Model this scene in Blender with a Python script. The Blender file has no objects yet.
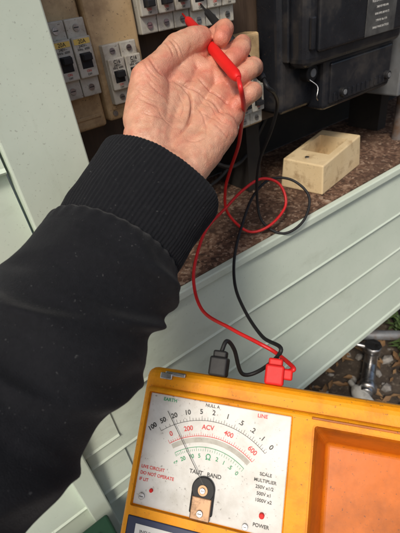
import bpy, bmesh, math, random
import numpy as np
from mathutils import Vector as V, Matrix, noise as mn
random.seed(4)
sc=bpy.context.scene
sc.view_settings.view_transform='Standard'; sc.view_settings.look='None'; sc.view_settings.exposure=0
COL=bpy.context.collection
def mm(*a): return V(a)*0.001

# ---------------------------------------------------------------- materials
def mat(name,c1,c2=None,rough=.5,scale=20,bump=0.0,bscale=200,metal=0,grime=None,gscale=6,glo=.5,ghi=.7,sss=0,spec=None,stretch=None,detail=6,attr=None,gstretch=None,scr=0):
    m=bpy.data.materials.new(name); m.use_nodes=True
    nt=m.node_tree; N=nt.nodes; L=nt.links
    b=N['Principled BSDF']; tc=N.new('ShaderNodeTexCoord')
    src=tc.outputs['Object']
    if stretch:
        mp=N.new('ShaderNodeMapping'); mp.inputs['Scale'].default_value=stretch; L.new(src,mp.inputs[0]); src=mp.outputs[0]
    c2=c2 or c1
    n=N.new('ShaderNodeTexNoise'); n.inputs['Scale'].default_value=scale; n.inputs['Detail'].default_value=detail; n.inputs['Roughness'].default_value=.65
    L.new(src,n.inputs['Vector'])
    r=N.new('ShaderNodeValToRGB'); r.color_ramp.elements[0].position=.32; r.color_ramp.elements[1].position=.68
    r.color_ramp.elements[0].color=(*c1,1); r.color_ramp.elements[1].color=(*c2,1); L.new(n.outputs['Fac'],r.inputs[0])
    out=r.outputs['Color']
    if grime:
        gs=src
        if gstretch:
            mp=N.new('ShaderNodeMapping'); mp.inputs['Scale'].default_value=gstretch; L.new(src,mp.inputs[0]); gs=mp.outputs[0]
        g=N.new('ShaderNodeTexNoise'); g.inputs['Scale'].default_value=gscale; g.inputs['Detail'].default_value=9; g.inputs['Roughness'].default_value=.7
        L.new(gs,g.inputs['Vector'])
        mr=N.new('ShaderNodeMapRange'); mr.inputs[1].default_value=glo; mr.inputs[2].default_value=ghi; L.new(g.outputs['Fac'],mr.inputs[0])
        mx=N.new('ShaderNodeMixRGB'); L.new(mr.outputs[0],mx.inputs[0]); L.new(out,mx.inputs[1]); mx.inputs[2].default_value=(*grime,1); out=mx.outputs[0]
    if scr:
        v=N.new('ShaderNodeTexNoise'); v.inputs['Scale'].default_value=420; v.inputs['Detail'].default_value=3; L.new(src,v.inputs['Vector'])
        mr=N.new('ShaderNodeMapRange'); mr.inputs[1].default_value=.66; mr.inputs[2].default_value=.72; mr.inputs[4].default_value=scr; L.new(v.outputs['Fac'],mr.inputs[0])
        mx=N.new('ShaderNodeMixRGB'); L.new(mr.outputs[0],mx.inputs[0]); L.new(out,mx.inputs[1]); mx.inputs[2].default_value=(.07,.05,.035,1); out=mx.outputs[0]
    if attr:
        a=N.new('ShaderNodeAttribute'); a.attribute_name=attr
        mx=N.new('ShaderNodeMixRGB'); mx.blend_type='MULTIPLY'; mx.inputs[0].default_value=1; L.new(out,mx.inputs[1]); L.new(a.outputs['Color'],mx.inputs[2]); out=mx.outputs[0]
    L.new(out,b.inputs['Base Color'])
    b.inputs['Metallic'].default_value=metal
    rr=N.new('ShaderNodeMapRange'); rr.inputs[3].default_value=max(.02,rough-.1); rr.inputs[4].default_value=min(1,rough+.12)
    L.new(n.outputs['Fac'],rr.inputs[0]); L.new(rr.outputs[0],b.inputs['Roughness'])
    if spec is not None: b.inputs['Specular IOR Level'].default_value=spec
    if sss:
        b.inputs['Subsurface Weight'].default_value=sss; b.inputs['Subsurface Radius'].default_value=(1,.35,.2); b.inputs['Subsurface Scale'].default_value=.003
    if bump:
        bn=N.new('ShaderNodeTexNoise'); bn.inputs['Scale'].default_value=bscale; bn.inputs['Detail'].default_value=5; L.new(src,bn.inputs['Vector'])
        h=bn.outputs['Fac']
        if sss:
            vv=N.new('ShaderNodeTexVoronoi'); vv.feature='DISTANCE_TO_EDGE'; vv.inputs['Scale'].default_value=520
            mp=N.new('ShaderNodeMapping'); mp.inputs['Scale'].default_value=(.6,1.2,1.2); L.new(src,mp.inputs[0]); L.new(mp.outputs[0],vv.inputs['Vector'])
            mr=N.new('ShaderNodeMapRange'); mr.inputs[2].default_value=.12; mr.inputs[4].default_value=.7; L.new(vv.outputs['Distance'],mr.inputs[0])
            ad=N.new('ShaderNodeMath'); ad.operation='ADD'; L.new(h,ad.inputs[0]); L.new(mr.outputs[0],ad.inputs[1]); h=ad.outputs[0]
        bp=N.new('ShaderNodeBump'); bp.inputs['Strength'].default_value=bump; bp.inputs['Distance'].default_value=.002 if not sss else .0010
        L.new(h,bp.inputs['Height']); L.new(bp.outputs[0],b.inputs['Normal'])
    return m

M={}
M['green']=mat('mint_paint',(.58,.665,.56),(.65,.725,.62),.45,8,.12,60,grime=(.42,.47,.37),gscale=9,glo=.52,ghi=.8,gstretch=(.5,1,1),scr=.25,spec=.35)
M['greenv']=mat('mint_paint_upright',(.58,.665,.56),(.65,.725,.62),.45,8,.12,60,grime=(.43,.48,.38),gscale=16,glo=.52,ghi=.8,gstretch=(1,1,.2),scr=.3,spec=.35)
M['greenshade']=mat('mint_paint_shaded',(.36,.45,.35),(.42,.50,.40),.5,8,.2,60,grime=(.15,.14,.10),gscale=9,glo=.5,ghi=.75)  # darker copy of the mint paint; inner-face shade is put into the colour
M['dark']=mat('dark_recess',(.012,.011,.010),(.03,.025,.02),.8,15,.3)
M['board']=mat('meter_board',(.045,.028,.018),(.09,.058,.038),.6,12,.3,80,stretch=(6,1,1))
M['cream']=mat('cream_bakelite',(.54,.375,.19),(.62,.45,.25),.42,15,.1,150,grime=(.17,.095,.045),gscale=16,glo=.46,ghi=.76,scr=.8)
M['cream2']=mat('cream_block',(.66,.50,.28),(.74,.59,.36),.5,18,.15,200,grime=(.30,.18,.08),gscale=30,glo=.53,ghi=.75,scr=.5)
M['grey']=mat('breaker_grey',(.40,.385,.33),(.46,.445,.39),.4,20,.05,200,grime=(.16,.12,.08),gscale=30,glo=.46,ghi=.74,scr=.8)
M['lgrey']=mat('breaker_light',(.51,.485,.41),(.57,.545,.47),.4,20,.05,200,grime=(.22,.165,.11),gscale=30,glo=.46,ghi=.76,scr=.8)
M['black']=mat('black_plastic',(.012,.012,.013),(.02,.02,.022),.5,30,.05,300,spec=.3)
M['meter']=mat('black_bakelite',(.009,.010,.013),(.020,.022,.028),.28,12,.10,100,grime=(.085,.072,.058),gscale=12,glo=.50,ghi=.82,scr=.6)
M['plate']=mat('label_plate',(.10,.10,.10),(.2,.2,.19),.4,40,.1,100,metal=.6)
M['silver']=mat('worn_metal',(.45,.45,.45),(.6,.6,.6),.35,30,.1,200,metal=1,grime=(.2,.15,.1),gscale=40)
M['galv']=mat('galvanised',(.16,.17,.18),(.25,.26,.27),.5,18,.2,90,metal=.3,grime=(.16,.09,.05),gscale=12,glo=.5,ghi=.7)
M['white']=mat('label_white',(.75,.74,.70),(.8,.79,.75),.4,30)
M['bottle']=mat('bottle_plastic',(.45,.45,.42),(.55,.55,.52),.4,30,grime=(.15,.12,.08),gscale=12)
M['yellowlabel']=mat('label_yellow',(.72,.50,.10),(.78,.56,.14),.4,30)
M['ink']=mat('ink_black',(.02,.02,.02),None,.5)
M['red']=mat('red_plastic',(.64,.010,.010),(.72,.016,.013),.50,30,.05,300,spec=.3)
M['redc']=mat('red_cable',(.58,.01,.012),(.68,.02,.02),.42,30,.05,300)
M['inkred']=mat('ink_red',(.65,.03,.03),None,.5)
M['inkgreen']=mat('ink_green',(.02,.30,.12),None,.5)
M['tyel']=mat('tester_orange',(.88,.33,.004),(.92,.365,.006),.50,10,.12,350,grime=(.50,.13,.008),gscale=18,glo=.52,ghi=.80,scr=.6,spec=.3)
M['tor']=mat('bin_orange_shaded',(.58,.145,.004),(.68,.185,.006),.42,9,.12,60,grime=(.14,.035,.008),gscale=9,glo=.44,ghi=.78,scr=.6,detail=9,spec=.3)  # recess shadow put into the colour as a deeper orange, plus real grime
M['panel']=mat('dial_plate',(.66,.645,.61),(.715,.70,.665),.35,12,.02,200,grime=(.42,.385,.33),gscale=26,glo=.47,ghi=.85,scr=.5,spec=.35)
M['blue']=mat('dark_blue',(.01,.02,.06),(.02,.03,.09),.4)
M['copper']=mat('brownish_metal',(.38,.22,.12),(.5,.32,.2),.5,40,metal=.7,grime=(.12,.07,.04),gscale=80)
M['bingreen']=mat('green_bin_plastic',(.008,.035,.02),(.013,.05,.028),.5,10,.1,100,spec=.3)
M['wood']=mat('old_wood',(.03,.02,.014),(.07,.048,.034),.8,10,.6,60,stretch=(1,8,8))
def ledge_mat():
    m=bpy.data.materials.new('flaking_brown'); m.use_nodes=True; nt=m.node_tree; N=nt.nodes; L=nt.links; b=N['Principled BSDF']
    tc=N.new('ShaderNodeTexCoord')
    v=N.new('ShaderNodeTexVoronoi'); v.inputs['Scale'].default_value=190; L.new(tc.outputs['Object'],v.inputs['Vector'])
    n0=N.new('ShaderNodeTexNoise'); n0.inputs['Scale'].default_value=38; n0.inputs['Detail'].default_value=12; n0.inputs['Roughness'].default_value=.8; L.new(tc.outputs['Object'],n0.inputs['Vector'])
    r=N.new('ShaderNodeValToRGB'); e=r.color_ramp.elements
    e[0].position=.30; e[0].color=(.025,.013,.008,1); e[1].position=.74; e[1].color=(.55,.44,.34,1)
    for p,c in ((.42,(.085,.042,.024,1)),(.52,(.17,.088,.052,1)),(.60,(.32,.205,.135,1))):
        q=e.new(p); q.color=c
    ad=N.new('ShaderNodeMixRGB'); ad.inputs[0].default_value=.26; L.new(n0.outputs['Fac'],ad.inputs[1]); L.new(v.outputs['Color'],ad.inputs[2])
    bw=N.new('ShaderNodeRGBToBW'); L.new(ad.outputs[0],bw.inputs[0]); L.new(bw.outputs[0],r.inputs[0])
    # broad dark damp patches
    n1=N.new('ShaderNodeTexNoise'); n1.inputs['Scale'].default_value=9; n1.inputs['Detail'].default_value=6; L.new(tc.outputs['Object'],n1.inputs['Vector'])
    mr=N.new('ShaderNodeMapRange'); mr.inputs[1].default_value=.42; mr.inputs[2].default_value=.66; mr.inputs[4].default_value=.6; L.new(n1.outputs['Fac'],mr.inputs[0])
    mx=N.new('ShaderNodeMixRGB'); L.new(mr.outputs[0],mx.inputs[0]); L.new(r.outputs[0],mx.inputs[1]); mx.inputs[2].default_value=(.06,.032,.02,1)
    L.new(mx.outputs[0],b.inputs['Base Color']); b.inputs['Roughness'].default_value=.85
    bp=N.new('ShaderNodeBump'); bp.inputs['Strength'].default_value=.8; bp.inputs['Distance'].default_value=.004; L.new(bw.outputs[0],bp.inputs['Height']); L.new(bp.outputs[0],b.inputs['Normal'])
    return m
M['ledge']=ledge_mat()
M['chips']=mat('flake_chips',(.12,.06,.035),(.42,.31,.22),.85,90,.4,300)
M['soil']=mat('soil',(.03,.022,.016),(.09,.068,.05),.95,14,1,60,grime=(.16,.13,.10),gscale=50,glo=.55,ghi=.65)
M['leaf']=mat('dry_leaf',(.12,.06,.025),(.25,.15,.07),.8,20)
M['stone']=mat('stone',(.15,.14,.13),(.32,.30,.27),.9,25,.5,80)
M['brick']=mat('brick_base',(.09,.04,.03),(.16,.08,.055),.9,25,.5,80)

# ---------------------------------------------------------------- mesh helpers
def empty(name,loc=(0,0,0),rot=None):
    e=bpy.data.objects.new(name,None); COL.objects.link(e); e.empty_display_size=.02
    if rot is not None: e.matrix_world=Matrix.Translation(V(loc))@rot.to_4x4()
    else: e.location=loc
    return e
def new(name,me,parent=None,m=None,smooth=False):
    o=bpy.data.objects.new(name,me); COL.objects.link(o)
    if m: me.materials.append(m)
    if smooth:
        for p in me.polygons: p.use_smooth=True
    if parent: o.parent=parent
    return o
def addbox(bm,b,bev=0,seg=2,rotz=0,taper=None):
    x0,x1,y0,y1,z0,z1=b
    t=bmesh.new(); bmesh.ops.create_cube(t,size=1)
    for v in t.verts:
        s=1
        if taper and v.co.z>0: s=taper
        v.co=V((v.co.x*(x1-x0)*s,v.co.y*(y1-y0)*s,v.co.z*(z1-z0)))
    if bev: bmesh.ops.bevel(t,geom=list(t.edges),offset=bev,segments=seg,profile=.5,affect='EDGES')
    c=V(((x0+x1)/2,(y0+y1)/2,(z0+z1)/2)); Rz=Matrix.Rotation(rotz,3,'Z')
    for v in t.verts: v.co=Rz@v.co+c
    me=bpy.data.meshes.new('t'); t.to_mesh(me); t.free(); bm.from_mesh(me); bpy.data.meshes.remove(me)
def addcyl(bm,c,r,h,axis='Z',seg=32,r2=None,bev=0):
    t=bmesh.new(); bmesh.ops.create_cone(t,cap_ends=True,segments=seg,radius1=r,radius2=r if r2 is None else r2,depth=h)
    if bev:
        es=[e for e in t.edges if len([f for f in e.link_faces if len(f.verts)>4])==1]
        bmesh.ops.bevel(t,geom=es,offset=bev,segments=2,profile=.5,affect='EDGES')
    Rm=Matrix.Identity(3)
    if axis=='X': Rm=Matrix.Rotation(math.pi/2,3,'Y')
    elif axis=='Y': Rm=Matrix.Rotation(-math.pi/2,3,'X')
    for v in t.verts: v.co=Rm@v.co+V(c)
    me=bpy.data.meshes.new('t'); t.to_mesh(me); t.free(); bm.from_mesh(me); bpy.data.meshes.remove(me)
def mk(name,parent,m,boxes=(),cyls=(),smooth=False):
    bm=bmesh.new()
    for b in boxes: addbox(bm,b[0],*b[1:])
    for c in cyls: addcyl(bm,*c)
    me=bpy.data.meshes.new(name); bm.to_mesh(me); bm.free()
    o=new(name,me,parent,m)
    if smooth:
        for p in me.polygons: p.use_smooth=len(p.vertices)==4
    return o
def apply(o):
    dg=bpy.context.evaluated_depsgraph_get(); dg.update()
    me=bpy.data.meshes.new_from_object(o.evaluated_get(dg)); o.modifiers.clear(); o.data=me; return o
def cut(o,boxes):
    for b in boxes:
        c=mk('cutter',None,None,[b]); c.matrix_world=o.matrix_world if not o.parent else o.parent.matrix_world
        md=o.modifiers.new('b','BOOLEAN'); md.operation='DIFFERENCE'; md.solver='EXACT'; md.object=c
        bpy.context.view_layer.update(); apply(o); bpy.data.objects.remove(c)
def text(body,x,y,z,size,m,parent,align='CENTER',rot=0,sx=1,bold=0,name='lettering'):
    c=bpy.data.curves.new(name,'FONT'); c.body=body; c.size=size; c.align_x=align; c.align_y='CENTER'; c.offset=bold; c.extrude=.00005
    c.materials.append(m); o=bpy.data.objects.new(name,c); COL.objects.link(o); o.location=(x,y,z); o.rotation_euler=(0,0,rot); o.scale=(sx,1,1); o.parent=parent; return o
def catmull(pts,n=8):
    P=[V(p) for p in pts]; P=[2*P[0]-P[1]]+P+[2*P[-1]-P[-2]]; out=[]
    for i in range(1,len(P)-2):
        a,b,c,d=P[i-1:i+3]
        for k in range(n):
            t=k/n; out.append(.5*((2*b)+(c-a)*t+(2*a-5*b+4*c-d)*t*t+(-a+3*b-3*c+d)*t**3))
    out.append(P[-2]); return out
def cable(name,pts,r,m,parent):
    c=bpy.data.curves.new(name,'CURVE'); c.dimensions='3D'; c.bevel_depth=r; c.bevel_resolution=5; c.use_fill_caps=True
    q=catmull(pts,10); s=c.splines.new('POLY'); s.points.add(len(q)-1)
    for i,p in enumerate(q): s.points[i].co=(*p,1)
    s.use_smooth=True
    c.materials.append(m); o=bpy.data.objects.new(name,c); COL.objects.link(o); o.parent=parent; return o
def lathe(name,a,b,prof,m,parent,seg=28):
    a=V(a);b=V(b);ax=(b-a).normalized(); s=ax.orthogonal().normalized(); t=ax.cross(s); bm=bmesh.new(); rings=[]
    for tt,r in prof:
        c=a.lerp(b,tt); rings.append([bm.verts.new(c+(s*math.cos(2*math.pi*k/seg)+t*math.sin(2*math.pi*k/seg))*r) for k in range(seg)])
    for i in range(len(rings)-1):
        for k in range(seg):
            bm.faces.new([rings[i][k],rings[i][(k+1)%seg],rings[i+1][(k+1)%seg],rings[i+1][k]])
    bm.faces.new(rings[0][::-1]); bm.faces.new(rings[-1]); bmesh.ops.recalc_face_normals(bm,faces=bm.faces)
    me=bpy.data.meshes.new(name); bm.to_mesh(me); bm.free(); o=new(name,me,parent,m)
    for p in me.polygons: p.use_smooth=len(p.vertices)==4
    return o

# ---------------------------------------------------------------- setting
bm=bmesh.new(); bmesh.ops.create_grid(bm,x_segments=10,y_segments=10,size=60)
me=bpy.data.meshes.new('ground'); bm.to_mesh(me); bm.free(); ground=new('ground',me,None,M['soil']); ground.location=(0,0,-1.3)

wall=empty('weatherboard_wall')
def weatherboards(name,x0,x1,ztop,n,h,y=.38):
    bm=bmesh.new()
    for i in range(n):
        z1=ztop-i*h; z0=z1-h
        pr=[(y+.004,z1),(y-.004,z0+.005),(y-.0062,z0+.0018),(y-.005,z0),(y+.012,z0),(y+.012,z1)]
        K=40; prev=None
        for j in range(K+1):
            x=x0+(x1-x0)*j/K; wv=.0008*mn.noise(V((x*3,i*7.1,0)))
            a=[bm.verts.new((x,p[0]+(wv if q<4 else 0),p[1])) for q,p in enumerate(pr)]
            if prev:
                for k in range(6): bm.faces.new([prev[k],prev[(k+1)%6],a[(k+1)%6],a[k]])
            else: bm.faces.new(a[::-1])
            prev=a
        bm.faces.new(prev)
    bmesh.ops.recalc_face_normals(bm,faces=bm.faces)
    me=bpy.data.meshes.new(name); bm.to_mesh(me); bm.free(); return new(name,me,wall,M['green'])
weatherboards('siding_below',-.0,2.6,-.346,4,.101)
weatherboards('siding_left',-1.6,.0535,1.2,19,.101)
mk('jamb_board',wall,M['greenv'],[((.056,.125,.366,.400,-.3445,1.2),.0015)])
mk('jamb_return',wall,M['greenshade'],[((.095,.122,.401,.640,-.329,1.2),.001)])
mk('sill_nosing',wall,M['green'],[((.1265,2.6,.372,.384,-.345,-.331),.002)])
mk('bottom_trim',wall,M['green'],[((-.0,2.6,.374,.398,-.768,-.7505),.002)])
mk('corner_board',wall,M['greenv'],[((-.030,-.001,.362,.398,-.80,-.3445),.002)])
mk('lintel',wall,M['green'],[((.1265,2.6,.366,.64,.42,1.2),.002)])
mk('void_light_blocker',wall,M['dark'],[((-1.6,2.6,.40,2.2,-.745,-.70),0)])  # unseen slab added to keep light out of the void below
mk('brick_footing',wall,M['brick'],[((-1.6,4,1.3,1.45,-1.3,-.745),0)])
led=mk('ledge',None,M['ledge'],[((.1265,2.6,.3845,.64,-.36,-.330),0)])
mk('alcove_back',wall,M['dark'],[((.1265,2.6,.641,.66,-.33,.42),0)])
mk('alcove_end',wall,M['greenshade'],[((2.55,2.6,.40,.639,-.329,.419),0)])
bm=bmesh.new()
for i in range(1700):
    x=.14+random.random()**1.3*1.3; y=.386+random.random()**1.2*.22; s=random.uniform(.0006,.0024)*(1 if random.random()<.94 else 2.2)
    t=bmesh.new(); bmesh.ops.create_icosphere(t,subdivisions=1,radius=1)
    r=Matrix.Rotation(random.random()*6,3,'Z'); sx,sy,sz=random.uniform(.6,1.8),random.uniform(.5,1.2),random.uniform(.15,.4)
    for v in t.verts: v.co=r@V((v.co.x*sx*random.uniform(.7,1.2),v.co.y*sy*random.uniform(.8,1.2),v.co.z*sz))*s+V((x,y,-.3300+s*sz*.5))
    mme=bpy.data.meshes.new('t'); t.to_mesh(mme); t.free(); bm.from_mesh(mme); bpy.data.meshes.remove(mme)
me=bpy.data.meshes.new('ledge_debris'); bm.to_mesh(me); bm.free(); new('ledge_debris',me,None,M['chips'])

RX=Matrix.Rotation(math.pi/2,3,'X')   # local x->X, y->Z, z->-Y
# ---------------------------------------------------------------- meter panel
mp=empty('meter_panel')
mk('board',mp,M['board'],[((.1265,.9,.50,.52,-.20,.41),.001)])
mk('bracket',mp,M['dark'],[((.46,.49,.521,.60,-.329,.40),0),((.86,.89,.521,.60,-.329,.40),0)])
cable('panel_wire',[(.36,.515,-.20),(.37,.50,-.235),(.42,.51,-.262),(.48,.53,-.25),(.52,.52,-.19)],.0035,M['black'],mp)
cable('panel_wire',[(.30,.51,-.19),(.31,.50,-.25),(.36,.53,-.29),(.44,.55,-.28),(.50,.53,-.19)],.003,M['black'],mp)

def fuse_cover(x0,x1,z0,z1,depth,y=.50):
    e=empty('fuse_cover',(0,y,0),RX)
    mk('cover',e,M['cream'],[((x0,x1,z0,z1,0,depth),.004,3)])
    mk('rib',e,M['cream'],[((x0+.006,x1-.006,z0+.012,z0+.016,depth,depth+.0015),.0006)])
    mk('screw',e,M['silver'],[],[((x0+.008,z0+.008,depth+.001),.003,.002,'Z',20)])
    return e
fuse_cover(.139,.192,-.122,.15,.040)
fuse_cover(.1935,.252,-.118,.15,.046)
fuse_cover(.378,.452,-.19,-.065,.030)
def breaker(x,ztop,w,h,yf,body,rating,n=1,on=True,bodydepth=.03,ylab=False):
    e=empty('circuit_breaker',(x,yf,ztop),RX)
    for i in range(n):
        a=i*w+.0004; b=(i+1)*w-.0004
        mk('body',e,body,[((a,b,-h,0,-bodydepth,-.006),.0012),((a+.0003,b-.0003,-h*.74,-h*.22,-.0065,0),.0012)])
        cx=(a+b)/2
        mk('toggle_slot',e,M['black'],[((cx-w*.28,cx+w*.28,-h*.62,-h*.42,-.001,.0004),.0003)])
        zt=-h*.47 if on else -h*.57
        mk('toggle',e,M['black'],[((cx-w*.22,cx+w*.22,zt-.0032,zt+.0032,0,.0075),.0009)])
        mk('terminal_screw',e,M['silver'],[],[((cx,-h*.11,-.0055),w*.15,.002,'Z',20),((cx,-h*.88,-.0055),w*.15,.002,'Z',20)])
        mk('screw_slot',e,M['ink'],[((cx-w*.12,cx+w*.12,-h*.11-.0004,-h*.11+.0004,-.005,-.0043),0),((cx-w*.12,cx+w*.12,-h*.88-.0004,-h*.88+.0004,-.005,-.0043),0)])
        if ylab:
            mk('label',e,M['yellowlabel'],[((a+.0018,b-.0018,-h*.312,-h*.245,-.0002,.00025),0)])
        text(rating,cx,-h*.279,.0004,w*.23,M['ink'],e,bold=.00004)
        text('240V~',cx,-h*.335,.0004,w*.16,M['ink'],e)
        text('50Hz  6000',cx,-h*.375,.0004,w*.13,M['ink'],e)
        text('ON' ,cx,-h*.655,.0004,w*.15,M['inkred'],e)
        text('OFF',cx,-h*.70,.0004,w*.13,M['ink'],e)
    return e
breaker(.146,-.012,.0215,.072,.440,M['lgrey'],'20A',2,True,.02,True)
breaker(.200,-.040,.0205,.060,.438,M['lgrey'],'C16',2,True,.016)
breaker(.2545,.027,.0225,.066,.445,M['grey'],'20A',3,False,.05)
breaker(.323,.026,.0225,.070,.445,M['lgrey'],'32A',3,True,.05,True)
breaker(.388,-.112,.0245,.070,.450,M['grey'],'63A',2,False,.02)

# electricity meter
em=empty('electricity_meter',(.60,.50,-.02),RX)
mk('base',em,M['meter'],[((-.130,.135,-.165,.17,0,.05),.010,4),((-.118,.122,-.10,.165,.048,.088),.014,4),((-.060,.122,-.172,-.092,.01,.075),.008,3)])
mk('rim',em,M['meter'],[((-.098,.104,-.08,.14,.087,.094),.004,3),((-.048,.112,-.164,-.103,.074,.078),.003,3),((-.124,-.119,-.09,.15,.045,.060),.0015),((-.112,-.104,-.075,-.035,.086,.093),.002)])
mk('ribs',em,M['meter'],[((-.04+.012*k,-.036+.012*k,-.160,-.148,.078,.0795),.0005) for k in range(12)])
mk('knobs',em,M['black'],[],[((-.075,-.112,.055),.013,.02,'Z',32,None,.002),((-.105,-.095,.053),.006,.012,'Z',24,None,.001),((.10,-.15,.080),.007,.01,'Z',24,None,.001),((-.02,-.15,.080),.007,.01,'Z',24,None,.001)])
mk('knob_recess',em,M['galv'],[],[((-.075,-.112,.0655),.006,.002,'Z',24),((.10,-.15,.0855),.004,.001,'Z',16),((-.02,-.15,.0855),.004,.001,'Z',16)])
cable('seal_wire',[(.498,.418,-.135),(.504,.408,-.145),(.499,.405,-.158),(.508,.41,-.165)],.0007,M['silver'],mp)
mk('nameplate',em,M['plate'],[((.004,.078,-.078,-.024,.0942,.0952),.0003)])
for i,(s,z) in enumerate([('KILOWATT HOURS',.0068),('2400 REV PER kWh',.004),('10/40 AMPS 240 VOLTS',.004),('TYPE M3  No 1174',.004),('SINGLE PHASE 50 CYCLES',.004)]):
    text(s,.041,-.033-i*.0088,.0955,z,M['white'],em,sx=.9)
mb=empty('metal_switch_box',(.80,.50,-.02),RX)
mk('box',mb,M['galv'],[((-.045,.30,-.20,.30,0,.075),.003)])
mk('cover_lip',mb,M['galv'],[((-.035,.29,-.19,.29,.075,.080),.0015)])
mk('screws',mb,M['silver'],[],[((-.02,-.10,.082),.006,.004,'Z',20),((-.02,.02,.082),.006,.004,'Z',20)])
mk('conduit',mb,M['galv'],[],[((.04,-.255,.04),.012,.11,'Y',24)])

# cream block on ledge
blk=empty('fuse_base_block',(.529,.409,-.3298),Matrix.Rotation(math.radians(11),3,'Z'))
bm=bmesh.new()
w,dp,h0,h1=.150,.085,.052,.060
vs=[bm.verts.new(p) for p in [(0,0,0),(w,0,0),(w,dp,0),(0,dp,0),(.004,.003,h0),(w-.003,.003,h1),(w-.003,dp-.003,h1+.002),(.004,dp-.003,h0+.002)]]
for f in [(0,3,2,1),(4,5,6,7),(0,1,5,4),(1,2,6,5),(2,3,7,6),(3,0,4,7)]: bm.faces.new([vs[i] for i in f])
bmesh.ops.bevel(bm,geom=list(bm.edges),offset=.0025,segments=3,profile=.5,affect='EDGES')
me=bpy.data.meshes.new('body'); bm.to_mesh(me); bm.free(); bo=new('body',me,blk,M['cream2'])
bpy.context.view_layer.update()
cut(bo,[((.048,.122,.016,.072,.012,.09),.001)])
mk('slot_rib',blk,M['cream2'],[((.083,.087,.0165,.0715,.0125,.030),.0006)])
mk('screw',blk,M['silver'],[],[((.022,.044,.0545),.004,.003,'Z',20)])

# ---------------------------------------------------------------- insulation tester
ex=V((.617,-.786,-.049)).normalized();up=V((.641,.464,.611));up=(up-ex*up.dot(ex)).normalized();en=ex.cross(up)
TR=Matrix((ex,up,en)).transposed()
T=empty('insulation_tester',(.084,.2526,-.2935),TR)
bpy.context.view_layer.update()
case=mk('case',T,M['tyel'],[((-.006,.285,-.215,.006,-.085,-.006),.009,4)])
cut(case,[((.153,.272,-.195,-.022,-.076,.01),.002)])
bez=mk('bezel',T,M['tyel'],[((-.001,.280,-.210,-.012,-.012,.002),.0045,4)])
cut(bez,[((.0035,.1345,-.113,-.0165,-.003,.01),.0012),((.151,.274,-.197,-.020,-.02,.01),.003)])
# tapered moulded bin: sloping walls down to a smaller floor
bm=bmesh.new()
top=[(.1515,-.1965),(.2735,-.1965),(.2735,-.0205),(.1515,-.0205)]; mid=[(.155,-.193),(.270,-.193),(.270,-.024),(.155,-.024)]; bot=[(.168,-.184),(.262,-.184),(.262,-.040),(.168,-.040)]
rg=[[bm.verts.new((*p,z)) for p in r] for r,z in ((top,-.0085),(mid,-.011),(bot,-.068))]
for a,b in ((0,1),(1,2)):
    for k in range(4): bm.faces.new([rg[a][k],rg[a][(k+1)%4],rg[b][(k+1)%4],rg[b][k]])
bm.faces.new(rg[2])
es=[e for e in bm.edges if all(v in rg[1]+rg[2] for v in e.verts)]
bmesh.ops.bevel(bm,geom=es,offset=.004,segments=4,profile=.5,affect='EDGES')
bmesh.ops.recalc_face_normals(bm,faces=bm.faces)
me=bpy.data.meshes.new('storage_bin'); bm.to_mesh(me); bm.free(); new('storage_bin',me,T,M['tor'])
mk('lid_channel',T,M['tor'],[((.150,.270,-.0165,-.0145,.0018,.0035),.0004)])
mk('dial_plate',T,M['panel'],[((.0045,.1335,-.112,-.0175,-.0029,-.0012),.0008)])
mk('latches',T,M['silver'],[((.010,.022,-.004,.002,-.0055,-.001),.001),((.014,.034,-.0005,.0035,-.008,-.003),.001),((.235,.258,-.005,.001,-.0055,-.001),.001)])
zt=-.0010
def arc(name,cx,cy,R0,R1,a0,a1,m,z=zt,n=60):
    bm=bmesh.new(); pr=None
    for i in range(n+1):
        a=math.radians(a0+(a1-a0)*i/n); c,s=math.cos(a),math.sin(a)
        p=(bm.verts.new((cx+R0*c,cy+R0*s,z)),bm.verts.new((cx+R1*c,cy+R1*s,z)))
        if pr: bm.faces.new([pr[0],pr[1],p[1],p[0]])
        pr=p
    bmesh.ops.recalc_face_normals(bm,faces=bm.faces)
    me=bpy.data.meshes.new(name); bm.to_mesh(me); bm.free(); return new(name,me,T,m)
def ticks(name,cx,cy,R0,lens,angs,m,w=.0003):
    bm=bmesh.new()
    for a,l in zip(angs,lens):
        a=math.radians(a); d=V((math.cos(a),math.sin(a),0)); p=V((-d.y,d.x,0))*w/2; c=V((cx,cy,zt))
        bm.faces.new([bm.verts.new(c+d*R0-p),bm.verts.new(c+d*(R0+l)-p),bm.verts.new(c+d*(R0+l)+p),bm.verts.new(c+d*R0+p)])
    bmesh.ops.recalc_face_normals(bm,faces=bm.faces)
    me=bpy.data.meshes.new(name); bm.to_mesh(me); bm.free(); return new(name,me,T,m)
cx,cy=.066,-.108
arc('scale_arc',cx,cy,.0745,.0749,50,128,M['ink'])
arc('scale_arc',cx,cy,.0615,.0620,52,126,M['inkred'])
arc('scale_arc',cx,cy,.0525,.0530,53,125,M['inkgreen'])
arc('mirror_band',cx,cy,.0565,.0605,53,125,M['grey'],zt-.00005)
an=[128-78*(i/39)**.8 for i in range(40)]
ticks('scale_ticks',cx,cy,.0749,[.0035 if i%4==0 else .002 for i in range(40)],an,M['ink'])
ticks('scale_ticks',cx,cy,.0620,[.003 if i%5==0 else .0018 for i in range(41)],[126-74*i/40 for i in range(41)],M['inkred'])
ticks('scale_ticks',cx,cy,.0495,[.003 if i%4==0 else .0018 for i in range(33)],[125-72*(i/32)**1.2 for i in range(33)],M['inkgreen'])
def ring(items,Rr,size,m,bold=.00008):
    for s,a in items:
        ar=math.radians(a); text(s,cx+Rr*math.cos(ar),cy+Rr*math.sin(ar),zt+.0001,size,m,T,rot=ar-math.pi/2,bold=bold)
ring([('100',132),('50',124),('20',116),('10',107),('5',98),('2',90),('1',81),('.5',72),('.2',64),('.1',57),('0',50)],.0820,.0058,M['ink'],.00012)
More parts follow.
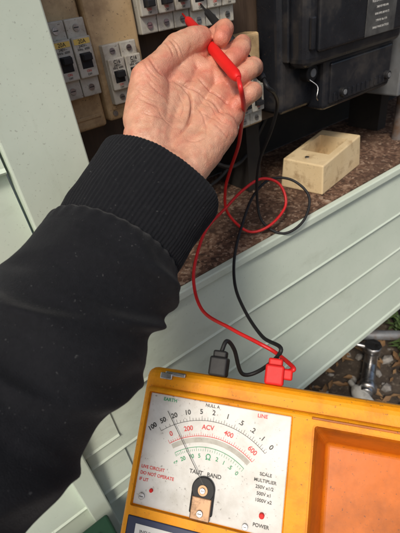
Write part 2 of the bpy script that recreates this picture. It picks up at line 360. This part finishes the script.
ring([('0',122),('200',108),('400',77),('600',57)],.0685,.0056,M['inkred'],.0001)
ring([('ACV',93)],.0690,.0056,M['inkred'],.0001)
ring([('\u221e',128),('20',119),('10',109),('5',100),('2',80),('1',72),('.5',64),('0',55)],.0455,.0046,M['inkgreen'])
text('\u03a9',.066,-.0630,zt+.0001,.0065,M['inkgreen'],T,bold=.0001)
text('NULL A',.0640,-.0205,zt+.0001,.0038,M['ink'],T,bold=.00005)
text('EARTH',.024,-.0215,zt+.0001,.0042,M['inkgreen'],T,bold=.00008)
text('LINE',.109,-.0215,zt+.0001,.0044,M['inkred'],T,bold=.00008)
text('TAUT   BAND',.0655,-.0765,zt+.0001,.0046,M['ink'],T,bold=.00008)
for i,s in enumerate(['LIVE CIRCUIT','DO NOT OPERATE','IF LIT']): text(s,.007,-.081-.0052*i,zt+.0001,.0037,M['inkred'],T,'LEFT',bold=.00006)
for i,s in enumerate(['SCALE','MULTIPLIER','250V x1/2','500V x1','1000V x2']): text(s,.1165,-.067-.0050*i,zt+.0001,.0036,M['ink'],T,bold=.00006)
text('POWER',.1165,-.1055,zt+.0001,.0038,M['ink'],T,bold=.00006)
mk('power_lamp',T,M['red'],[],[((.1165,-.0975,0),.0022,.004,'Z',24,None,.0006)])
mk('warning_lamp',T,M['red'],[],[((.020,-.0985,0),.0016,.003,'Z',24,None,.0006)])
mk('pivot_housing',T,M['black'],[((.056,.076,-.1075,-.088,-.001,.002),.0012)],[((.066,-.088,.0008),.0100,.0035,'Z',48,None,.0008)])
mk('pivot_plate',T,M['copper'],[((.0575,.0745,-.1115,-.094,.0021,.0032),.0008)],[((.066,-.0885,.0027),.0042,.0015,'Z',32)])
mk('pivot_screw',T,M['silver'],[],[((.066,-.0885,.0040),.0024,.002,'Z',24,None,.0004),((.066,-.106,.0038),.0028,.002,'Z',24,None,.0004)])
mk('screw_slots',T,M['ink'],[((.0642,.0678,-.1063,-.1057,.0047,.00486),0),((.0646,.0674,-.0888,-.0882,.0049,.00506),0),((.0102,.0138,-.1048,-.1042,.0009,.00106),0),((.1024,.1056,-.1088,-.1082,.0009,.00106),0)])
mk('plate_screws',T,M['silver'],[],[((.012,-.1045,0),.0028,.002,'Z',24,None,.0004),((.104,-.1085,0),.0025,.002,'Z',24,None,.0004)])
nd=mk('needle',T,M['ink'],[((-.00025,.00025,0,.068,0,.0004),0)]); nd.location=(.066,-.0885+.004,.0022); nd.rotation_euler=(0,0,math.radians(38))
mk('lower_fascia',T,M['blue'],[((.004,.134,-.200,-.120,.0018,.0026),.0008)])
mk('lower_label',T,M['white'],[((.012,.060,-.136,-.125,.0026,.0030),.0002)])
text('INSULATION TESTER',.036,-.1305,.0032,.0042,M['ink'],T)
mk('range_knob',T,M['black'],[((.064,.068,-.180,-.150,.0026,.016),.001)],[((.066,-.165,.007),.016,.009,'Z',48,None,.001)])

# tester rests on a narrow timber stand
st=empty('timber_stand',tuple(T.matrix_world@V((.14,-.12,-.086))),Matrix.Rotation(math.radians(-52),3,'Z'))
mk('post',st,M['wood'],[((-.04,.04,-.10,-.04,-.93,-.06),.003),((-.09,.09,-.13,-.01,-.95,-.93),.003)])
topb=mk('top_board',st,M['wood'],[((-.09,.09,-.07,.06,-.020,0),.003)])
bpy.context.view_layer.update()
topb.matrix_world=T.matrix_world@Matrix.Translation((.14,-.12,-.086))
# ---------------------------------------------------------------- test leads
def tp(x,y,z): return T.matrix_world@V((x,y,z))
rl=empty('test_lead')
lathe('probe_handle',mm(239,276,-69),mm(308,445,-26),[(0,.0026),(.02,.0040),(.05,.0050),(.30,.0052),(.5,.0050),(.58,.0048),(.60,.0075),(.63,.0078),(.645,.0052),(.84,.0046),(.88,.0034),(.89,.0012),(1,.0010)],M['red'],rl)
cable('red_cable',[mm(*p) for p in [(239,276,-69),(234,268,-76),(248,282,-94),(270,311,-117),(296,350,-158),(311,388,-203),(317,410,-240),(323,417,-280),(346,401,-316),(376,385,-313),(415,389,-296),(422,407,-269),(398,421,-254),(361,424,-260),(317,415,-270),(271,397,-273),(233,371,-281),(203,345,-300),(184,304,-312),(188,259,-312),(191,218,-306),(196,199,-309)]]+[tp(.131,.024,-.014),tp(.127,.020,-.016)],.0021,M['redc'],rl)
def plug(parent,x,m,arm):
    e=empty('plug',(0,0,0)); e.parent=parent; e.matrix_world=T.matrix_world@Matrix.Translation((x,0,0))
    mk('plug_body',e,m,[((-.0085,.0085,.006,.024,-.024,-.006),.002,3),((-.0065,.0065,.023,.030,-.021,-.009),.0018,3)])
    if arm: mk('cable_boot',e,m,[((.006,.016,.012,.022,-.020,-.011),.0018,3)])
bpy.context.view_layer.update()
plug(rl,.115,M['red'],True)
bl=empty('test_lead')
lathe('probe_handle',mm(303,312,-86),mm(336,449,-18),[(0,.0030),(.03,.0042),(.3,.0050),(.60,.0048),(.62,.0075),(.65,.0075),(.67,.0046),(.85,.0036),(.86,.0012),(1,.0010)],M['black'],bl)
cable('black_cable',[mm(*p) for p in [(306,318,-83),(301,305,-92),(318,313,-102),(350,340,-126),(361,362,-161),(367,391,-208),(377,411,-263),(376,402,-311),(392,373,-330),(427,363,-319),(457,379,-294),(454,412,-274),(426,433,-269),(381,425,-279),(331,397,-298),(288,366,-315),(251,324,-324),(228,279,-327),(212,234,-324)]]+[tp(.118,.040,-.030),tp(.100,.020,-.060),tp(.080,.012,-.060),tp(.072,.034,-.034),tp(.066,.040,-.018),tp(.0625,.028,-.015)],.0021,M['black'],bl)
plug(bl,.0625,M['black'],False)

# ---------------------------------------------------------------- arm and hand
R=V((.790,-.5995,-.128)).normalized();F=V((.434,.695,-.574)).normalized();U=R.cross(F)
arm=empty('person_arm')
bm=bmesh.new()
def cap(a,b,ra,rb):
    t=bmesh.new()
    for c,r in ((a,ra),(b,rb)):
        g=bmesh.ops.create_icosphere(t,subdivisions=3,radius=r*.001)
        for v in g['verts']: v.co+=mm(*c)
    h=bmesh.ops.convex_hull(t,input=t.verts)
    bmesh.ops.delete(t,geom=[v for v in t.verts if not v.link_faces],context='VERTS')
    dead=[g for g in h['geom_interior'] if isinstance(g,bmesh.types.BMVert) and g.is_valid]
    if dead: bmesh.ops.delete(t,geom=dead,context='VERTS')
    m=bpy.data.meshes.new('t'); t.to_mesh(m); t.free(); bm.from_mesh(m); bpy.data.meshes.remove(m)
def chain(pts):
    for a,b in zip(pts,pts[1:]): cap(a[:3],b[:3],a[3],b[3])
cap((150,293,-116),(95,258,-150),21,24); cap((164,273,-129),(100,240,-158),21,24)
cap((150,293,-116),(164,273,-129),21,20)
mcI,mcM,mcR,mcP=(240,348,-62),(250,332,-72),(255,314,-86),(244,296,-102)
cap((154,295,-114),mcI,18,13); cap((158,288,-118),mcM,17,12); cap((162,280,-122),mcR,17,12); cap((165,274,-128),mcP,18,12)
cap(mcI,mcM,12.5,12); cap(mcM,mcR,12,12); cap(mcR,mcP,12,11.5)
cap((158,304,-106),(185,331,-71),22,17); cap((158,298,-110),(203,328,-79),20,13)
cap((172,273,-126),(222,283,-108),18,14.5)
cap((190,334,-68),(225,342,-64),10,9)
chain([(166,318,-90,18.5),(187,337,-63,15),(210,343,-54,12.2),(231,348,-46,13),(252,350,-43,12.2),(262,351,-42,9.8)])
chain([(*mcI,12),(266,356,-53,10.2),(290,362,-45,10),(291,354,-40,8.8),(286,345,-39,8.8),(273,336,-45,7.8)])
chain([(*mcM,12),(276,338,-63,10),(302,341,-57,10.2),(297,334,-54,9),(290,327,-56,9),(268,321,-63,8.2)])
chain([(*mcR,11.5),(276,318,-79,9.6),(297,320,-74,9.8),(290,312,-71,8.6),(281,307,-72,8.6),(258,307,-78,7.9)])
chain([(*mcP,10.5),(262,300,-94,8.6),(277,300,-90,8.6),(271,292,-87,7.6),(263,289,-88,7.5),(246,291,-94,6.9)])
me=bpy.data.meshes.new('hand'); bm.to_mesh(me); bm.free()
hand=new('hand',me,None)
md=hand.modifiers.new('r','REMESH'); md.mode='VOXEL'; md.voxel_size=.0009; md.adaptivity=0
md=hand.modifiers.new('s','SMOOTH'); md.factor=.6; md.iterations=9
apply(hand); me=hand.data
n=len(me.vertices); co=np.zeros(n*3); no=np.zeros(n*3)
me.vertices.foreach_get('co',co); me.vertices.foreach_get('normal',no); co=co.reshape(-1,3); no=no.reshape(-1,3)
uv=np.stack([co@np.array(R),co@np.array(U)],1)*1000; fac=np.clip((-(no@np.array(F))-.05)/.4,0,1)
def px(x,y,d=.36): return ((x-200)*d/.4,(266-y)*d/.4)
creases=[([(172,84),(186,92),(192,108),(190,128),(180,148)],2.2,1.1),
 ([(174,83),(195,92),(214,106),(224,122)],1.8,1.0),
 ([(196,74),(206,86),(220,98),(232,106)],1.6,.9),
 ([(168,40),(176,50),(180,60)],1.2,.8),([(163,42),(171,53),(174,62)],.8,.7),([(171,39),(179,48),(184,57)],.6,.6),
 ([(150,66),(158,78),(166,86)],.9,.9),([(146,72),(154,84),(163,92)],.6,.7),([(142,110),(155,118),(168,122)],.5,.7),([(150,92),(160,104),(172,110)],.5,.7),
 ([(140,100),(152,112),(170,116)],.4,.6),([(145,126),(158,130),(176,132)],.5,.7),([(148,84),(158,96),(166,98)],.35,.6),([(160,118),(166,130),(178,140)],.4,.6),
 ([(196,110),(204,126),(206,146)],.6,.7),([(206,104),(212,112),(216,122)],.5,.6),([(200,118),(212,124),(222,134)],.5,.6),([(178,96),(184,112),(182,126)],.45,.6),
 ([(184,88),(188,82),(196,80)],.5,.6),([(212,130),(222,140),(228,146)],.5,.7),([(186,150),(196,152),(208,146)],.5,.7),([(198,98),(204,108),(214,112)],.4,.6),([(214,118),(220,128),(230,132)],.45,.6)]
disp=np.zeros(n); line=np.zeros(n)
for poly,dep,wd in creases:
    P=[np.array(px(q.x,q.y)) for q in catmull([(a,b,0) for a,b in poly],6)]
    dm=np.full(n,1e9); tt=np.zeros(n)
    for k,(a,b) in enumerate(zip(P,P[1:])):
        ab=b-a; t=np.clip(((uv-a)@ab)/(ab@ab),0,1); dd=np.linalg.norm(uv-(a+t[:,None]*ab),axis=1)
        c_=dd<dm; dm=np.where(c_,dd,dm); tt=np.where(c_,(k+t)/(len(P)-1),tt)
    fade=np.clip(np.minimum(tt,1-tt)*5,0.0,1)
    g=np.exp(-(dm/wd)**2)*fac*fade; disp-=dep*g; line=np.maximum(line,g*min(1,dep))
col=np.ones((n,4))
redpts=[(262,351,-42),(275,335,-43),(268,321,-63),(258,307,-78),(246,291,-94),(245,330,-78),(222,283,-108),(290,362,-45),(302,341,-57),(297,320,-74),(187,337,-63)]
red=np.zeros(n)
for p in redpts: red=np.maximum(red,np.exp(-(np.linalg.norm(co*1000-np.array(p),axis=1)/15)**2))
for i in range(n):
    c=V(co[i]); a=mn.noise(c*60); b=mn.noise(c*220); q=mn.noise(c*700)
    disp[i]+=a*.7+b*.30+q*.07
    r=min(1,red[i]*1.0+max(0,a)*.7+max(0,b)*.5+line[i]*.35)
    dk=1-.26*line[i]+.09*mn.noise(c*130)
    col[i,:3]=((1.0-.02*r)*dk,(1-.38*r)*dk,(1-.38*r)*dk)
co2=co+no*(disp*.001)[:,None]; me.vertices.foreach_set('co',co2.ravel())
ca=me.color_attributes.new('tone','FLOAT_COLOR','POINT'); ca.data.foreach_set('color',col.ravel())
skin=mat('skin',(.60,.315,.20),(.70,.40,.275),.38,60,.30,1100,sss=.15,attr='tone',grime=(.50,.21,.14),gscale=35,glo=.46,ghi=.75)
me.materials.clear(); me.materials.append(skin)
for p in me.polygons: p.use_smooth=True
hand.parent=arm
nailm=mat('nail',(.62,.36,.28),(.68,.43,.35),.25,30)
def nail(tip,base,back,r):
    a=V(tip);b=V(base);ax=(a-b).normalized();bk=V(back);bk=(bk-ax*bk.dot(ax)).normalized();s=ax.cross(bk)
    bm=bmesh.new(); bmesh.ops.create_uvsphere(bm,u_segments=20,v_segments=12,radius=1)
    for v in bm.verts: v.co=(a+ax*(v.co.x*r*.8)+s*(v.co.y*r*.72)+bk*(r*.74+v.co.z*r*.26-.18*r*v.co.y**2))*.001
    me=bpy.data.meshes.new('nail'); bm.to_mesh(me); bm.free(); new('nail',me,arm,nailm,True)
nail((264,351,-42),(252,350,-43),tuple(U*1+F*1),9.5)

def cloth_mat(name):
    m=mat(name,(.0095,.010,.012),(.0135,.014,.0165),.95,300,0,spec=.12)
    nt=m.node_tree;N=nt.nodes;L=nt.links;b=N['Principled BSDF'];tc=N['Texture Coordinate']
    bn=N.new('ShaderNodeTexNoise'); bn.inputs['Scale'].default_value=1700; bn.inputs['Detail'].default_value=3; L.new(tc.outputs['Object'],bn.inputs['Vector'])
    bp=N.new('ShaderNodeBump'); bp.inputs['Strength'].default_value=.6; bp.inputs['Distance'].default_value=.0008; L.new(bn.outputs['Fac'],bp.inputs['Height']); L.new(bp.outputs[0],b.inputs['Normal'])
    # sparse lint
    v=N.new('ShaderNodeTexNoise'); v.inputs['Scale'].default_value=520; v.inputs['Detail'].default_value=2; L.new(tc.outputs['Object'],v.inputs['Vector'])
    mr=N.new('ShaderNodeMapRange'); mr.inputs[1].default_value=.70; mr.inputs[2].default_value=.75; mr.inputs[4].default_value=.5; L.new(v.outputs['Fac'],mr.inputs[0])
    old=b.inputs['Base Color'].links[0].from_socket
    mx=N.new('ShaderNodeMixRGB'); L.new(mr.outputs[0],mx.inputs[0]); L.new(old,mx.inputs[1]); mx.inputs[2].default_value=(.10,.10,.10,1); L.new(mx.outputs[0],b.inputs['Base Color'])
    b.inputs['Sheen Weight'].default_value=.11; b.inputs['Sheen Roughness'].default_value=.35
    return m
cm=cloth_mat('black_fleece')
def tube(name,ctrl,nr,seg,fn,parent,m,aspect=.82,axis=None):
    cs=catmull([c[:3] for c in ctrl],nr); rs=catmull([(c[3],0,0) for c in ctrl],nr)
    N=len(cs); bm=bmesh.new(); rings=[]; s=None; L=0
    for i in range(N):
        tdir=axis if axis is not None else (cs[min(i+1,N-1)]-cs[max(i-1,0)]).normalized()
        if s is None: s=(tdir.cross(F)).normalized()
        s=(s-tdir*s.dot(tdir)).normalized(); b=tdir.cross(s)
        if i: L+=(cs[i]-cs[i-1]).length
        ring=[]
        for k in range(seg):
            a=2*math.pi*k/seg; d=s*math.cos(a)+b*math.sin(a)*aspect
            p=cs[i]+d*rs[i].x; r=fn(L,a,p,i/(N-1))
            ring.append(bm.verts.new((p+d*r)*.001))
        rings.append(ring)
    for i in range(N-1):
        for k in range(seg): bm.faces.new([rings[i][k],rings[i][(k+1)%seg],rings[i+1][(k+1)%seg],rings[i+1][k]])
    bm.faces.new(rings[-1])
    bmesh.ops.recalc_face_normals(bm,faces=bm.faces)
    me=bpy.data.meshes.new(name); bm.to_mesh(me); bm.free(); return new(name,me,parent,m,True)
def cuff_fn(L,a,p,t):
    return .34*math.cos(a*96+.8*mn.noise(p*.05))+2.4*mn.noise(p*.03)+1.0*math.sin(a*3+.6)+.8*mn.noise(p*.09)
A0=V((145,268.5,-123.5)); cax=(V((80,244,-149.5))-A0).normalized()
def cp(t,r): q=A0+cax*t; return (q.x,q.y,q.z,r)
tube('cuff',[cp(16,44),cp(6,47),cp(1,48.5),cp(0,50),cp(1.2,51.3),cp(6,51.8),cp(22,50.5),cp(45,49.5),cp(66,48),cp(78,47)],6,576,cuff_fn,arm,cm,.80,cax)
# long soft wrinkles crossing the sleeve at a slant
def sl_fn(L,a,p,t):
    q=p*.011; w=V((mn.noise(q),mn.noise(q+V((9,0,0))),mn.noise(q+V((0,9,0)))))
    f=0
    for (k1,k2,ph,am,sh) in ((.085,1,0,5.5,2.6),(.13,-2,1.3,4.4,3.0),(.17,1,2.2,2.4,2.4),(.05,3,.5,2.4,1.8)):
        x=math.sin(L*k1+a*k2+ph+w.x*5.5+w.z*2); ridge=math.exp(sh*(x-1)); msk=.35+.65*max(0,min(1,.5+1.6*mn.noise(p*.014+V((ph*7,0,0)))))
        f+=am*msk*(ridge*1.9-.6)
    f+=5*w.y+1.2*mn.noise(p*.035)
    g=min(1,L/12.0); gather=(1-math.exp(-L/7))
    return (f*min(1,.4+L/60))*g + 6*gather*math.exp(-L/40) + (1-g)*(.8*math.cos(a*30+4*w.z))
tube('sleeve',[(84,245.5,-147.5,48),(72,239,-152,51),(46,225,-164,55),(24,212,-170,56),(1,198,-175,54),(-42,176,-181,49),(-80,152,-183,47),(-128,116,-196,50),(-190,40,-215,56),(-225,-60,-190,62),(-235,-180,-120,68)],26,300,sl_fn,arm,cm)

# ---------------------------------------------------------------- other things
gb=empty('green_bin',(-.12,.245,-.60))
mk('bin_body',gb,M['bingreen'],[((-.14,.10,-.10,.085,-.70,-.012),.01,3,0)])
mk('bin_lid',gb,M['bingreen'],[((-.15,.11,-.11,.095,-.012,.0),.004,3),((-.13,.09,-.09,.075,.0,.008),.004,3)])
mk('handle',gb,M['black'],[((-.08,.04,-.13,-.112,-.03,-.01),.004,3)])
bm=bmesh.new()
for i in range(700):
    x=random.uniform(.2,3);y=random.uniform(.1,1.25); s=random.choice([.008,.012,.018,.03])*random.uniform(.6,1.3)
    t=bmesh.new(); bmesh.ops.create_icosphere(t,subdivisions=1,radius=1); r=Matrix.Rotation(random.random()*6,3,V((random.random(),random.random(),1)).normalized())
    for v in t.verts: v.co=r@V((v.co.x*random.uniform(.7,1.3),v.co.y*.8,v.co.z*.6))*s+V((x,y,-1.3+s*.3))
    m_=bpy.data.meshes.new('t'); t.to_mesh(m_); t.free(); bm.from_mesh(m_); bpy.data.meshes.remove(m_)
me=bpy.data.meshes.new('gravel'); bm.to_mesh(me); bm.free(); new('gravel',me,None,M['stone'])
bm=bmesh.new()
for i in range(1500):
    x=random.uniform(.2,3);y=random.uniform(.1,1.25); s=random.uniform(.01,.03); r=Matrix.Rotation(random.random()*6,3,'Z')@Matrix.Rotation(random.uniform(-.6,.6),3,'X')
    c=V((x,y,-1.285+random.random()*.02)); bm.faces.new([bm.verts.new(c+r@V(p)*s) for p in ((-1,0,0),(0,-.4,.1),(1,0,0),(0,.4,.15))])
me=bpy.data.meshes.new('fallen_leaves'); bm.to_mesh(me); bm.free(); new('fallen_leaves',me,None,M['leaf'])
pf=empty('pipe_fitting',(.97,.50,-1.27),Matrix.Rotation(.5,3,'Z'))
mk('pipe',pf,M['silver'],[],[((0,0,.03),.024,.22,'X',28,None,.003),((.03,0,.07),.020,.08,'Z',28,None,.003),((-.08,0,.03),.034,.03,'X',6),((.10,0,.03),.032,.03,'X',6),((.03,0,.12),.03,.03,'Z',8),((.03,.05,.12),.008,.12,'Y',16)],smooth=True)
pf2=empty('pipe_fitting',(1.12,.62,-1.28),Matrix.Rotation(-.8,3,'Z'))
mk('pipe',pf2,M['galv'],[],[((0,0,.03),.02,.30,'X',28,None,.003),((-.1,0,.03),.028,.04,'X',6),((.0,.05,.03),.018,.10,'Y',24)],smooth=True)
jar=empty('plastic_bottle',(.84,.40,-1.28),Matrix.Rotation(1.2,3,'Z'))
lathe('bottle',(0,0,.03),(.13,0,.03),[(0,.02),(.03,.026),(.6,.026),(.75,.018),(.8,.010),(.98,.010),(1,.009)],M['bottle'],jar)
bm=bmesh.new()
for cxw,cyw in ((1.3,.55),(1.22,.45),(1.05,.72),(1.4,.7)):
    for i in range(60):
        a=random.random()*6.28; L=random.uniform(.04,.11); d=V((math.cos(a),math.sin(a),0)); s_=V((-d.y,d.x,0))*.006; c=V((cxw+random.uniform(-.04,.04),cyw+random.uniform(-.04,.04),-1.3))
        p1=c+d*L*.5+V((0,0,L*.7)); p2=c+d*L+V((0,0,L*.75))
        b0,b1,m0,m1,tt=[bm.verts.new(q) for q in (c-s_*.4,c+s_*.4,p1-s_,p1+s_,p2)]
        bm.faces.new([b0,b1,m1,m0]); bm.faces.new([m0,m1,tt])
me=bpy.data.meshes.new('weeds'); bm.to_mesh(me); bm.free(); new('weeds',me,None,mat('weed_leaf',(.04,.08,.02),(.09,.14,.04),.6,30))

# ---------------------------------------------------------------- light & camera
w=bpy.data.worlds.new("World"); sc.world=w; w.use_nodes=True; nt=w.node_tree
sky=nt.nodes.new('ShaderNodeTexSky'); sky.sky_type='NISHITA'; sky.sun_disc=False
el,az=math.radians(48),math.radians(232)
sky.sun_elevation=el; sky.sun_rotation=az; sky.dust_density=4; sky.air_density=1
bg=nt.nodes['Background']; nt.links.new(sky.outputs[0],bg.inputs[0]); bg.inputs[1].default_value=.11
s=bpy.data.lights.new('sun','SUN'); s.energy=2.3; s.angle=math.radians(12); s.color=(1,.93,.82)
so=bpy.data.objects.new('sun',s); COL.objects.link(so)
sd=V((math.sin(az)*math.cos(el),math.cos(az)*math.cos(el),math.sin(el)))
so.rotation_euler=sd.to_track_quat('Z','Y').to_euler()
cam=bpy.data.cameras.new('camera'); cam.sensor_fit='HORIZONTAL'; cam.sensor_width=36; cam.lens=36; cam.clip_start=.01; cam.clip_end=200
cam.dof.use_dof=True; cam.dof.focus_distance=.38; cam.dof.aperture_fstop=22
co_=bpy.data.objects.new('camera',cam); COL.objects.link(co_)
co_.matrix_world=Matrix((R,U,-F)).transposed().to_4x4(); sc.camera=co_
